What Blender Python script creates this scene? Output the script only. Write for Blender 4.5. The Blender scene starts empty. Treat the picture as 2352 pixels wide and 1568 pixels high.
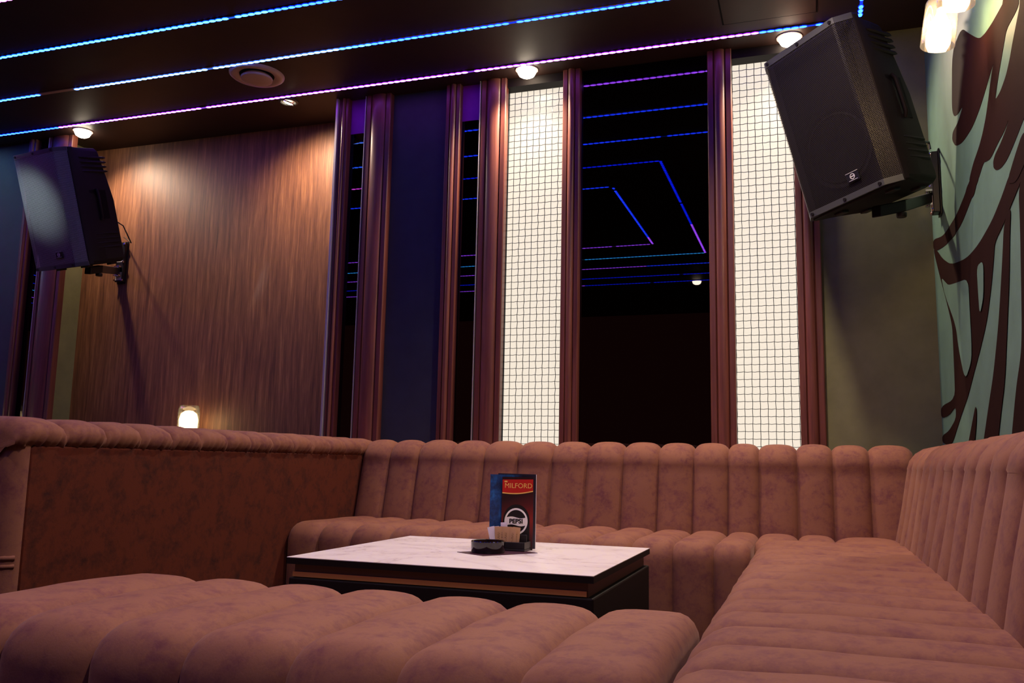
import bpy, bmesh, math, random
from mathutils import Vector, Matrix
from mathutils.geometry import tessellate_polygon
random.seed(7)
PI = math.pi
scene = bpy.context.scene
COL = scene.collection

# ------------------------------------------------------------------ helpers
class MB:
    """collects vertices and faces of one mesh"""
    def __init__(s): s.v = []; s.f = []; s.fc = []
    def add(s, vs, fs):
        b = len(s.v); s.v += [tuple(p) for p in vs]; s.f += [tuple(i + b for i in f) for f in fs]
        return s
    def box(s, x0, y0, z0, x1, y1, z1):
        return s.add([(x0,y0,z0),(x1,y0,z0),(x1,y1,z0),(x0,y1,z0),(x0,y0,z1),(x1,y0,z1),(x1,y1,z1),(x0,y1,z1)],
                     [(0,3,2,1),(4,5,6,7),(0,1,5,4),(1,2,6,5),(2,3,7,6),(3,0,4,7)])
    def prism(s, poly, h, M=None):
        """poly in local xy, extruded 0..h along z, then M"""
        n = len(poly)
        vs = [Vector((x, y, 0)) for x, y in poly] + [Vector((x, y, h)) for x, y in poly]
        if M: vs = [M @ v for v in vs]
        tri = tessellate_polygon([[Vector((x, y, 0)) for x, y in poly]])
        fs = [tuple(reversed(t)) for t in tri] + [tuple(i + n for i in t) for t in tri]
        fs += [(i, (i + 1) % n, (i + 1) % n + n, i + n) for i in range(n)]
        return s.add(vs, fs)
    def tube(s, pts, r, n=8, caps=True):
        pts = [Vector(p) for p in pts]; rings = []
        up = None
        for i, p in enumerate(pts):
            t = (pts[min(i + 1, len(pts) - 1)] - pts[max(i - 1, 0)]).normalized()
            if up is None:
                up = t.orthogonal().normalized()
            up = (up - t * up.dot(t)).normalized(); w = t.cross(up)
            rr = r[i] if isinstance(r, (list, tuple)) else r
            rings.append([p + (up * math.cos(2*PI*k/n) + w * math.sin(2*PI*k/n)) * rr for k in range(n)])
        vs = [q for ring in rings for q in ring]
        fs = [(i*n + k, i*n + (k+1) % n, (i+1)*n + (k+1) % n, (i+1)*n + k) for i in range(len(pts)-1) for k in range(n)]
        if caps:
            fs.append(tuple(reversed(range(n)))); fs.append(tuple((len(pts)-1)*n + k for k in range(n)))
        return s.add(vs, fs)
    def lathe(s, prof, n=32, M=None, close=False):
        """prof: (r, z) list"""
        m = len(prof); vs = []
        for r, z in prof:
            for k in range(n):
                a = 2*PI*k/n; vs.append(Vector((r*math.cos(a), r*math.sin(a), z)))
        if M: vs = [M @ v for v in vs]
        fs = [(i*n + k, i*n + (k+1) % n, (i+1)*n + (k+1) % n, (i+1)*n + k) for i in range(m-1) for k in range(n)]
        if close: fs += [((m-1)*n + k, (m-1)*n + (k+1) % n, (k+1) % n, k) for k in range(n)]
        return s.add(vs, fs)
    def grid(s, rows, closed=False):
        n = len(rows[0]); vs = [p for r in rows for p in r]
        fs = [(i*n + k, i*n + k + 1, (i+1)*n + k + 1, (i+1)*n + k) for i in range(len(rows)-1) for k in range(n-1)]
        return s.add(vs, fs)
    def xf(s, M):
        s.v = [tuple(M @ Vector(p)) for p in s.v]; return s

def link(name, mb, mat, parent=None, smooth=0, bevel=0, off=None, weld=True):
    me = bpy.data.meshes.new(name)
    vs = mb.v
    if off is not None: vs = [(x-off[0], y-off[1], z-off[2]) for x, y, z in vs]
    me.from_pydata(vs, [], mb.f)
    bm = bmesh.new(); bm.from_mesh(me)
    if weld: bmesh.ops.remove_doubles(bm, verts=bm.verts, dist=1e-5)
    bmesh.ops.recalc_face_normals(bm, faces=bm.faces)
    bm.to_mesh(me); bm.free()
    o = bpy.data.objects.new(name, me); COL.objects.link(o)
    if mat: me.materials.append(mat)
    if bevel:
        b = o.modifiers.new('bevel', 'BEVEL'); b.width = bevel; b.segments = 2; b.limit_method = 'ANGLE'; b.angle_limit = math.radians(40)
    if smooth:
        for p in me.polygons: p.use_smooth = True
        me.set_sharp_from_angle(angle=math.radians(smooth))
    if parent: o.parent = parent
    return o

def tag(o, label, cat, group=None):
    o['label'] = label; o['category'] = cat
    if group: o['group'] = group
    return o
def thing(name, label, cat, loc=(0,0,0), rot=None, group=None):
    o = bpy.data.objects.new(name, None); COL.objects.link(o)
    o.empty_display_size = .05; o.location = loc
    if rot is not None: o.rotation_euler = rot
    return tag(o, label, cat, group)
def struct(name, mb, mat, smooth=0, bevel=0):
    o = link(name, mb, mat, None, smooth, bevel); o['kind'] = 'structure'; return o
def dup(root, loc, label, group=None, rot=None):
    r = root.copy(); COL.objects.link(r); r.location = loc
    if rot is not None: r.rotation_euler = rot
    r['label'] = label
    if group: r['group'] = group
    for ch in root.children:
        c = ch.copy(); COL.objects.link(c); c.parent = r
        for g in ch.children:
            d = g.copy(); COL.objects.link(d); d.parent = c
    return r

# ------------------------------------------------------------------ materials
def mat(name, col=(.5,.5,.5), rough=.5, metal=0, spec=.5, coat=0):
    m = bpy.data.materials.new(name); m.use_nodes = True
    b = m.node_tree.nodes['Principled BSDF']
    b.inputs['Base Color'].default_value = (*col, 1); b.inputs['Roughness'].default_value = rough
    b.inputs['Metallic'].default_value = metal; b.inputs['Specular IOR Level'].default_value = spec
    b.inputs['Coat Weight'].default_value = coat; b.inputs['Coat Roughness'].default_value = .15
    return m
class NT:
    def __init__(s, m): s.m = m; s.t = m.node_tree; s.n = s.t.nodes; s.l = s.t.links; s.b = s.n.get('Principled BSDF')
    def node(s, typ, **kw):
        n = s.n.new(typ)
        for k, v in kw.items(): setattr(n, k, v)
        return n
    def put(s, sock, val):
        if isinstance(val, bpy.types.NodeSocket): s.l.new(val, sock)
        else: sock.default_value = val
    def math(s, op, a, b=0.0, clamp=False):
        n = s.node('ShaderNodeMath', operation=op, use_clamp=clamp)
        s.put(n.inputs[0], a); s.put(n.inputs[1], b); return n.outputs[0]
    def coords(s, scale=(1,1,1), rot=(0,0,0), kind='Object'):
        tc = s.node('ShaderNodeTexCoord'); mp = s.node('ShaderNodeMapping')
        mp.inputs['Scale'].default_value = scale; mp.inputs['Rotation'].default_value = rot
        s.l.new(tc.outputs[kind], mp.inputs['Vector']); return mp.outputs['Vector']
    def noise(s, vec, scale, detail=4, rough=.55, dist=0):
        n = s.node('ShaderNodeTexNoise'); s.l.new(vec, n.inputs['Vector'])
        n.inputs['Scale'].default_value = scale; n.inputs['Detail'].default_value = detail
        n.inputs['Roughness'].default_value = rough; n.inputs['Distortion'].default_value = dist
        return n.outputs['Fac']
    def ramp(s, fac, stops):
        n = s.node('ShaderNodeValToRGB'); e = n.color_ramp.elements
        while len(e) < len(stops): e.new(.5)
        for el, (p, c) in zip(e, stops): el.position = p; el.color = (*c, 1) if len(c) == 3 else c
        s.put(n.inputs[0], fac); return n.outputs['Color']
    def mix(s, fac, a, b, mode='MIX'):
        n = s.node('ShaderNodeMix', data_type='RGBA', blend_type=mode)
        s.put(n.inputs[0], fac)
        for i, v in ((6, a), (7, b)):
            s.put(n.inputs[i], v if isinstance(v, bpy.types.NodeSocket) else (*v, 1))
        return n.outputs[2]
    def bump(s, h, strength=.2, dist=.002):
        n = s.node('ShaderNodeBump'); n.inputs['Strength'].default_value = strength; n.inputs['Distance'].default_value = dist
        s.l.new(h, n.inputs['Height']); s.l.new(n.outputs[0], s.b.inputs['Normal'])

def emit(name, col, strength):
    m = bpy.data.materials.new(name); m.use_nodes = True; n = m.node_tree.nodes; n.clear()
    e = n.new('ShaderNodeEmission'); e.inputs[0].default_value = (*col, 1); e.inputs[1].default_value = strength
    o = n.new('ShaderNodeOutputMaterial'); m.node_tree.links.new(e.outputs[0], o.inputs[0]); return m

def leather(name, light, dark, patch=.5):
    m = mat(name, light, .78, spec=.18); t = NT(m); v = t.coords()
    big = t.noise(v, 15, 5, .68, .4); mid = t.noise(v, 58, 5, .68); fine = t.noise(v, 260, 3, .6)
    k = t.ramp(t.math('ADD', t.math('MULTIPLY', big, .65), t.math('MULTIPLY', mid, .35)), [(.35, (0,0,0)), (.53, (1,1,1))])
    c = t.mix(k, dark, light)
    c = t.mix(t.math('MULTIPLY', t.math('SUBTRACT', fine, .35), .5, True), c, tuple(x*.55 for x in light))
    t.l.new(c, t.b.inputs['Base Color'])
    t.bump(t.math('ADD', t.math('MULTIPLY', fine, .6), t.math('MULTIPLY', mid, .4)), .25, .0015)
    t.b.inputs['Sheen Weight'].default_value = .12; t.b.inputs['Sheen Roughness'].default_value = .4
    t.b.inputs['Sheen Tint'].default_value = (.9, .6, .5, 1)
    return m
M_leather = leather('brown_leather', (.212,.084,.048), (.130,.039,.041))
M_leather_shaded = leather('brown_leather_shaded', (.080,.012,.0025), (.026,.003,.001))  # darker copy of the leather: shade on the side panel put into colour

def wood(name, stops, sx=22, rough=.35, axis='z'):
    m = mat(name, (.2,.08,.03), rough, spec=.45); t = NT(m)
    v = t.coords((1, 1, .035)); v2 = t.coords((2.6, 1, .55))
    warp = t.noise(v2, 2.2, 2, .5)
    tc = t.node('ShaderNodeTexCoord'); sp = t.node('ShaderNodeSeparateXYZ'); t.l.new(tc.outputs['Object'], sp.inputs[0])
    cx = t.math('ADD', sp.outputs[0], t.math('MULTIPLY', t.math('SUBTRACT', warp, .5), .07))
    cb = t.node('ShaderNodeCombineXYZ'); t.l.new(cx, cb.inputs[0]); t.l.new(sp.outputs[1], cb.inputs[1])
    t.put(cb.inputs[2], t.math('MULTIPLY', sp.outputs[2], .045))
    a = t.noise(cb.outputs[0], sx, 6, .65); b = t.noise(v, 210, 3, .7)
    f = t.math('ADD', t.math('MULTIPLY', a, .66), t.math('MULTIPLY', b, .34))
    t.l.new(t.ramp(f, stops), t.b.inputs['Base Color'])
    t.bump(b, .08, .001)
    return m
M_veneer = wood('walnut_veneer', [(.32,(.062,.022,.013)),(.43,(.140,.054,.026)),(.54,(.215,.088,.040)),(.66,(.36,.160,.070))], 46, .5)
M_mahog = mat('mahogany_gloss', (.115,.026,.018), .40, spec=.4, coat=.08)
_t = NT(M_mahog); _v = _t.coords((1,1,.05))
_t.l.new(_t.ramp(_t.noise(_v, 60, 4, .6), [(.3,(.105,.030,.020)),(.7,(.19,.058,.038))]), _t.b.inputs['Base Color'])

def paint(name, col, rough=.6):
    m = mat(name, col, rough, spec=.3); t = NT(m); v = t.coords()
    n = t.noise(v, 9, 4, .6)
    t.l.new(t.ramp(n, [(.3, tuple(c*.88 for c in col)), (.7, tuple(c*1.1 for c in col))]), t.b.inputs['Base Color'])
    t.bump(t.noise(v, 120, 3, .6), .12, .001)
    return m
M_ceil = paint('dark_ceiling_paint', (.036,.017,.014), .55)
M_blue = paint('slate_blue_paint', (.036,.042,.050), .6)
M_green = paint('olive_green_paint', (.20,.195,.090), .6)
M_teal = paint('teal_paint', (.092,.170,.132), .55)
M_mural = paint('brown_mural_paint', (.016,.005,.004), .8)
M_mural.node_tree.nodes['Principled BSDF'].inputs['Specular IOR Level'].default_value = .04
M_header_tint = paint('header_strip_light_tint', (.24,.020,.34), .5)  # purple light of the LED strip put into the header colour
M_floor = paint('dark_floor', (.035,.014,.010), .4)
M_mirror = mat('tinted_mirror', (.042,.038,.042), .0, 1)
M_black = mat('black_plastic', (.012,.008,.008), .45)
M_box = mat('black_laminate', (.006,.003,.003), .6, spec=.15)
M_cab = mat('speaker_cabinet_plastic', (.011,.007,.006), .7, spec=.2)
_t = NT(M_cab); _t.bump(_t.noise(_t.coords(), 500, 2, .5), .2, .001)
M_steel = mat('dark_steel', (.03,.027,.027), .35, .7)
M_chrome = mat('chrome', (.7,.68,.66), .15, 1)
M_trim = mat('grey_metal_trim', (.065,.068,.068), .45, .3)
M_brass = mat('brass_strip', (.42,.27,.12), .35, .8)
M_vent = mat('vent_plastic', (.55,.42,.40), .45)
M_silver = mat('silver_print', (.55,.54,.56), .4)
M_white_pl = mat('white_sticker', (.62,.55,.52), .5)
M_wire = mat('grey_wire', (.03,.04,.05), .4, .6)
M_edge = mat('satin_aluminium', (.50,.46,.42), .4, .3)
M_rec = mat('recess_black', (.004,.002,.002), .7, spec=.1)

M_marble = mat('white_marble_laminate', (.80,.72,.70), .32, spec=.4)
_t = NT(M_marble); _v = _t.coords()
_w = _t.noise(_v, 2.6, 5, .62, 1.2); _w2 = _t.noise(_v, 6, 5, .6, .8)
_a = _t.math('ABSOLUTE', _t.math('SUBTRACT', _w, .5)); _b = _t.math('ABSOLUTE', _t.math('SUBTRACT', _w2, .52))
_vein = _t.math('MINIMUM', _a, _t.math('ADD', _b, .008))
_t.l.new(_t.ramp(_vein, [(.0,(.44,.36,.34)),(.009,(.63,.55,.53)),(.05,(.69,.62,.59))]), _t.b.inputs['Base Color'])

def grille_mat(name, col, pitch=.0062, rad=.36):
    """perforated steel: real holes through the sheet"""
    m = mat(name, col, .42, .35); t = NT(m)
    at = t.node('ShaderNodeUVMap'); sp = t.node('ShaderNodeSeparateXYZ'); t.l.new(at.outputs[0], sp.inputs[0])
    u = t.math('DIVIDE', sp.outputs[0], pitch); w = t.math('DIVIDE', sp.outputs[1], pitch*1.732)
    def cell(du):
        a = t.math('SUBTRACT', t.math('FRACT', t.math('ADD', u, du)), .5)
        b = t.math('MULTIPLY', t.math('SUBTRACT', t.math('FRACT', t.math('ADD', w, du)), .5), 1.732)
        return t.math('SQRT', t.math('ADD', t.math('MULTIPLY', a, a), t.math('MULTIPLY', b, b)))
    d = t.math('MINIMUM', cell(0.0), cell(.5))
    hole = t.math('LESS_THAN', d, rad)
    tr = t.node('ShaderNodeBsdfTransparent'); mx = t.node('ShaderNodeMixShader'); out = t.n['Material Output']
    t.l.new(hole, mx.inputs[0]); t.l.new(t.b.outputs[0], mx.inputs[1]); t.l.new(tr.outputs[0], mx.inputs[2]); t.l.new(mx.outputs[0], out.inputs[0])
    return m
M_grille = grille_mat('perforated_grille', (.022,.018,.018))
M_grille_lit = grille_mat('lit_perforated_grille', (.30,.32,.32))  # lighter copy of the grille: light on the left front put into colour

def glass_mat(name, tint=(1,.95,.88), glow_mix=.03):
    m = bpy.data.materials.new(name); m.use_nodes = True; t = NT(m); t.n.clear()
    tr = t.node('ShaderNodeBsdfTransparent'); tr.inputs[0].default_value = (*tint, 1)
    gl = t.node('ShaderNodeBsdfGlossy'); gl.inputs['Roughness'].default_value = .03
    tl = t.node('ShaderNodeBsdfTranslucent'); tl.inputs[0].default_value = (.9,.85,.8,1)
    lw = t.node('ShaderNodeLayerWeight'); lw.inputs[0].default_value = .35
    mx = t.node('ShaderNodeMixShader'); m2 = t.node('ShaderNodeMixShader'); o = t.node('ShaderNodeOutputMaterial')
    t.l.new(t.math('MULTIPLY', lw.outputs['Fresnel'], .75), mx.inputs[0]); t.l.new(tr.outputs[0], mx.inputs[1]); t.l.new(gl.outputs[0], mx.inputs[2])
    m2.inputs[0].default_value = glow_mix; t.l.new(mx.outputs[0], m2.inputs[1]); t.l.new(tl.outputs[0], m2.inputs[2]); t.l.new(m2.outputs[0], o.inputs[0])  # translucent share added so the glass shows the bulb's glow
    return m
M_glass = glass_mat('clear_lamp_glass')
M_bulb = emit('warm_bulb', (1, .72, .42), 95)
M_spotlens = emit('downlight_lens', (1, .84, .62), 30)
M_diff = mat('lit_acrylic', (.12,.11,.10), .3, spec=.3)
_b = M_diff.node_tree.nodes['Principled BSDF']; _b.inputs['Emission Color'].default_value = (.905,.80,.655,1); _b.inputs['Emission Strength'].default_value = 1.0

# LED emission read from a per-lamp colour attribute
M_led = bpy.data.materials.new('led_emitters'); M_led.use_nodes = True
_t = NT(M_led); _t.n.clear(); _e = _t.node('ShaderNodeEmission'); _a = _t.node('ShaderNodeAttribute'); _a.attribute_name = 'led'
_o = _t.node('ShaderNodeOutputMaterial'); _t.l.new(_a.outputs['Color'], _e.inputs[0]); _e.inputs[1].default_value = 1.0; _t.l.new(_e.outputs[0], _o.inputs[0])

# ------------------------------------------------------------------ room
HC = 2.697; XR = .521; YB = 4.0; YW = 4.24; XL = -12.0; YF = -3.2
struct('floor', MB().box(XL, YF, -.1, XR+.2, YW+.3, 0), M_floor)
struct('ceiling', MB().box(XL, YF, HC, XR+.2, YW+.3, HC+.12), M_ceil)
struct('wall_right', MB().box(XR, YF, 0, XR+.15, YW+.3, HC), M_teal)
struct('wall_back', MB().box(.0, YB, 0, XR, YB+.2, HC), M_green)
struct('wall_back_blue', MB().box(-2.16, YB, 0, -1.69, YB+.2, HC), M_blue)
struct('wall_back_left', MB().box(XL, YB, 0, -4.56, YB+.2, HC), M_blue)
struct('wall_alcove', MB().box(-4.40, YW, 0, -2.30, YW+.1, HC), M_veneer)
struct('wall_alcove_side', MB().box(-4.56, YB, 0, -4.38, YW+.1, HC), M_green)
struct('wall_back_core', MB().box(-2.33, YB+.09, 0, .05, YB+.25, HC), M_rec)

# moulded mahogany pilasters between the panels
def pilaster(i, x0, x1, d=.05, y=YB):
    w = x1 - x0; f = min(.30*w, .03)
    pr = [(x0, 0), (x0, .72*d), (x0+.12*f, .8*d), (x0+.85*f, .8*d), (x0+f, .62*d)]
    n = 8
    for k in range(1, n):
        a = PI*k/n; pr.append((x0 + f + (w-2*f)*(.5-.5*math.cos(a)), .62*d + .40*d*math.sin(a)))
    pr += [(x1-f, .62*d), (x1-.85*f, .8*d), (x1-.12*f, .8*d), (x1, .72*d), (x1, 0)]
    poly = [(x, y - q) for x, q in pr]
    struct('trim_%d' % i, MB().prism(poly, HC-.001), M_mahog, smooth=35)
PIL = [(-2.392,-2.335),(-2.225,-2.08),(-1.757,-1.677),(-1.560,-1.425),(-1.124,-1.036),(-.417,-.306),(-.037,.067),(-4.612,-4.552),(-4.452,-4.262)]
for i, (a, b) in enumerate(PIL): pilaster(i+1, a, b)
# thin aluminium edge beads on the mirror side of the pilasters
for k, (x, y) in enumerate(((-2.230, YB-.03), (-1.566, YB-.03), (-4.447, YB-.03), (-2.399, YB-.042))):
    w = .004 if k < 3 else .012
    struct('trim_%d' % (k+10), MB().box(x-w/2, y-.012, 0, x+w/2, y+.03, HC-.002), M_edge)
# headers above the two narrow mirrors, coloured as lit by the purple strip
for k, (x0, x1) in enumerate(((-2.36,-2.22),(-1.70,-1.55))):
    struct('trim_%d' % (k+14), MB().box(x0, YB-.004, 2.503, x1, YB+.08, HC), M_header_tint)

# tinted mirrors
def mirror(x0, x1, z1, label):
    o = link('wall_mirror', MB().box(x0, YB-.002, .25, x1, YB+.004, z1), M_mirror)
    tag(o, label, 'mirror', 'tinted mirrors on the back wall')
mirror(-1.06, -.40, HC-.002, 'wide dark tinted mirror between the two lit mesh panels')
mirror(-2.36, -2.215, 2.503, 'narrow dark mirror strip right beside the wood veneer wall')
mirror(-1.70, -1.55, 2.503, 'narrow dark mirror strip between blue wall and left lit mesh panel')
mirror(-4.60, -4.44, HC-.002, 'narrow dark mirror strip at far left under the left loudspeaker')

# backlit panels behind welded wire mesh
def light_panel(x0, x1, label):
    z0, z1 = .30, 2.652
    r = thing('light_panel', label, 'light panel', ((x0+x1)/2, YB+.05, z0), group='lit panels behind wire mesh'); off = r.location
    link('diffuser', MB().box(x0, YB+.055, z0, x1, YB+.07, z1), M_diff, r, off=off)
    fr = MB().box(x0-.012, YB-.0, z0, x0, YB+.07, z1).box(x1, YB, z0, x1+.012, YB+.07, z1).box(x0-.012, YB-.02, z1, x1+.012, YB+.07, HC-.002)
    link('frame', fr, M_box, r, off=off)
    w = MB(); p = .0333; nz = int((z1-z0)/p); nx = int((x1-x0)/p)+1
    xs = [x0+.012+p*i for i in range(nx) if x0+.012+p*i < x1]
    for i, x in enumerate(xs):
        pts = []
        for k in range(nz*2+1):
            z = z0 + k*p/2; s = (-1)**(i + k//2) if k % 2 == 0 else 0
            pts.append((x + .0007*math.sin(k*PI/2+i), YB+.008 + .0022*s, z))
        w.tube(pts, .0016, 4, False)
    for j in range(nz):
        z = z0 + p*j + .004
        pts = []
        for k in range(len(xs)*4+2):
            x = x0 + k*p/4
            if x > x1: break
            pts.append((x, YB+.008 + .0022*math.cos(PI*(k-1)/4*1.0 + PI*j), z + .0008*math.sin(PI*k/2)))
        w.tube(pts, .0016, 4, False)
    link('wire_mesh', w, M_wire, r, smooth=60, off=off, weld=False)
light_panel(-1.436, -1.116, 'tall glowing white panel behind wire mesh, left of the wide mirror')
light_panel(-.318, -.027, 'tall glowing white panel behind wire mesh, right of the wide mirror')

# ------------------------------------------------------------------ mural on the right wall
MUR = {'mass1':[(3.093,2.234),(3.296,2.247),(3.359,2.07),(3.35,2.037),(3.318,2.009),(3.245,1.989),(3.137,1.978),(3.254,1.962),(3.371,1.972),(3.393,1.949),(3.326,1.9),(3.185,1.864),(3.006,1.846),(2.879,1.853),(2.759,1.874),(2.632,1.902),(2.668,1.884),(2.735,1.831),(2.782,1.796),(2.847,1.766),(2.911,1.748),(3.019,1.732),(3.118,1.698),(2.97,1.651),(2.853,1.679),(2.818,1.669),(2.751,1.655),(2.647,1.663),(2.552,1.665),(2.494,1.678),(2.53,1.663),(2.619,1.649),(2.685,1.646),(2.718,1.636),(2.719,1.616),(2.682,1.596),(2.621,1.583),(2.546,1.58),(2.456,1.593),(2.336,1.616),(2.14,1.651),(1.9,1.8),(1.8,2.6),(2.1,2.5),(2.294,1.904),(2.354,1.873),(2.401,1.849),(2.451,1.818),(2.5,1.798),(2.58,1.786),(2.647,1.791),(2.62,1.814),(2.571,1.847),(2.507,1.884),(2.462,1.912),(2.346,1.901),(2.305,1.91),(2.38,2.3),(2.461,1.994),(2.551,2.004),(2.63,2.014),(2.731,2.033),(2.818,2.059),(2.977,2.157)],
'c':[(3.069,1.704),(3.194,1.681),(3.387,1.662),(3.596,1.666),(3.733,1.674),(3.995,1.727),(3.998,1.686),(3.915,1.658),(3.702,1.625),(3.487,1.605),(3.291,1.604),(3.143,1.623),(3.007,1.646),(2.928,1.658)],
'c2':[(3.117,1.701),(3.214,1.674),(3.051,1.625),(2.969,1.654)],
'd':[(2.525,1.533),(2.621,1.506),(2.775,1.475),(3.002,1.459),(3.226,1.466),(3.557,1.519),(3.761,1.59),(3.899,1.658),(3.998,1.686),(3.872,1.557),(3.688,1.388),(3.597,1.292),(3.597,1.239),(3.603,1.116),(3.614,1.017),(3.998,1.013),(3.998,0.964),(3.782,0.965),(3.61,0.99),(3.617,0.943),(3.802,0.905),(3.998,0.892),(3.998,0.864),(3.77,0.84),(3.497,0.949),(3.333,1.005),(3.214,1.064),(3.068,1.132),(2.932,1.205),(2.84,1.293),(2.78,1.368),(2.757,1.406),(2.62,1.427),(2.527,1.449),(2.43,1.47),(2.321,1.493),(2.358,1.532)],
's3':[(2.62,1.427),(2.669,1.332),(2.76,1.177),(2.873,1.04),(2.98,0.946),(3.14,0.80),(2.906,0.79),(2.81,0.91),(2.726,1.001),(2.649,1.159),(2.597,1.268),(2.561,1.378),(2.527,1.449)],
's4':[(2.43,1.47),(2.438,1.369),(2.462,1.24),(2.487,1.111),(2.514,1.048),(2.595,0.966),(2.71,0.80),(2.472,0.79),(2.371,0.968),(2.294,1.205),(2.264,1.448),(2.321,1.493)],
'leaf':[(3.196,0.963),(3.256,0.923),(3.407,0.82),(3.267,0.82),(3.196,0.909),(3.181,0.948)],
'e':[(2.344,1.586),(2.438,1.559),(2.555,1.519),(2.451,1.486),(2.324,1.509),(2.159,1.535)]}
HOLES = [[(3.786,1.517),(3.702,1.483),(3.622,1.453),(3.424,1.423),(3.197,1.391),(3.199,1.277),(3.197,1.172),(3.216,1.111),(3.358,1.061),(3.459,1.189),(3.491,1.276),(3.719,1.434)],
[(3.029,1.395),(2.92,1.39),(2.946,1.282),(3.023,1.236),(3.029,1.314)]]
MX = Matrix(((0,0,1,0),(1,0,0,0),(0,1,0,0),(0,0,0,1)))
def chaikin(p, n=2):
    for _ in range(n):
        q = []
        for a, b in zip(p, p[1:] + p[:1]):
            q += [(a[0]*.8+b[0]*.2, a[1]*.8+b[1]*.2), (a[0]*.2+b[0]*.8, a[1]*.2+b[1]*.8)]
        p = q
    return p
def decal(polys, x):
    mb = MB(); polys = [chaikin(p) for p in polys]
    for i, p in enumerate(polys):
        mb.prism(p, -.0008, Matrix.Translation((x - .0003*i, 0, 0)) @ MX)
    return mb
wr = bpy.data.objects['wall_right']
link('mural', decal(list(MUR.values()), XR-.0002), M_mural, wr, weld=False)
link('mural_highlight', decal(HOLES, XR-.004), M_teal, wr, weld=False)

# ------------------------------------------------------------------ LED strips on the ceiling
def led_color(k, x, y, side):
    """colour programme of the strips: (core, edge); edge is the halo fringe put into colour"""
    blue = ((.085,.38,8.5), (.0,.03,3.2)); cyan = ((.17,.95,7.0), (.0,.12,3.2)); purp = ((2.9,.62,8.0), (.50,.0,3.0)); wht = ((.55,1.5,6.5), (.03,.2,2.8)); deep = ((.02,.09,6.0), (.0,.01,2.4)); aqua = ((.25,3.2,7.0), (.0,.3,2.4))
    pink = ((5.5,.5,6.0), (.9,.03,1.4))
    if x < -5.0 and side == 'front' and k < 4: return ((9.0,20.0,24.0), (.0,.5,3.2)) if k < 3 else ((26.0,2.0,24.0), (1.2,.0,3.0))
    if side == 'front':
        if k == 1: return blue if x < -4.26 else (purp if x < -.16 else blue)
        if k == 2: return cyan if x < -3.95 else (None if x < -3.7 else (wht if x < -2.1 else (cyan if x < -1.9 else blue)))
        if k == 3: return cyan if x < -2.2 else blue
        if k == 4: return pink if -4.2 < x < -2.9 else deep
        if k == 5: return blue
    if side == 'back':
        return {1: deep if x > -2.3 else purp, 2: deep, 3: purp if x < -1.5 else blue, 4: aqua, 5: purp}[k]
    if side == 'right':
        if k == 4: return purp if y < 1.05 else deep
        if k == 5: return blue if y > .75 else purp
        return blue
    return {1: deep, 2: purp, 3: aqua, 4: deep, 5: blue}[k]
RECT = {1:(-9.66,-1.152,.251,3.835),2:(-9.30,-.813,-.10,3.430),3:(-8.87,-.356,-.46,3.026),4:(-8.50,.055,-.87,2.610),5:(-8.10,.493,-1.28,2.174)}
WHERE = {1:'outermost ceiling LED strip, purple, nearest the lit mesh panels',2:'cyan ceiling LED strip passing beside the round air vent',3:'cyan blue ceiling LED strip, third one out from the back wall',
         4:'pink tinted ceiling LED strip clipped by the top left corner',5:'innermost ceiling LED strip, blue, seen only in the wide mirror'}
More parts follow.
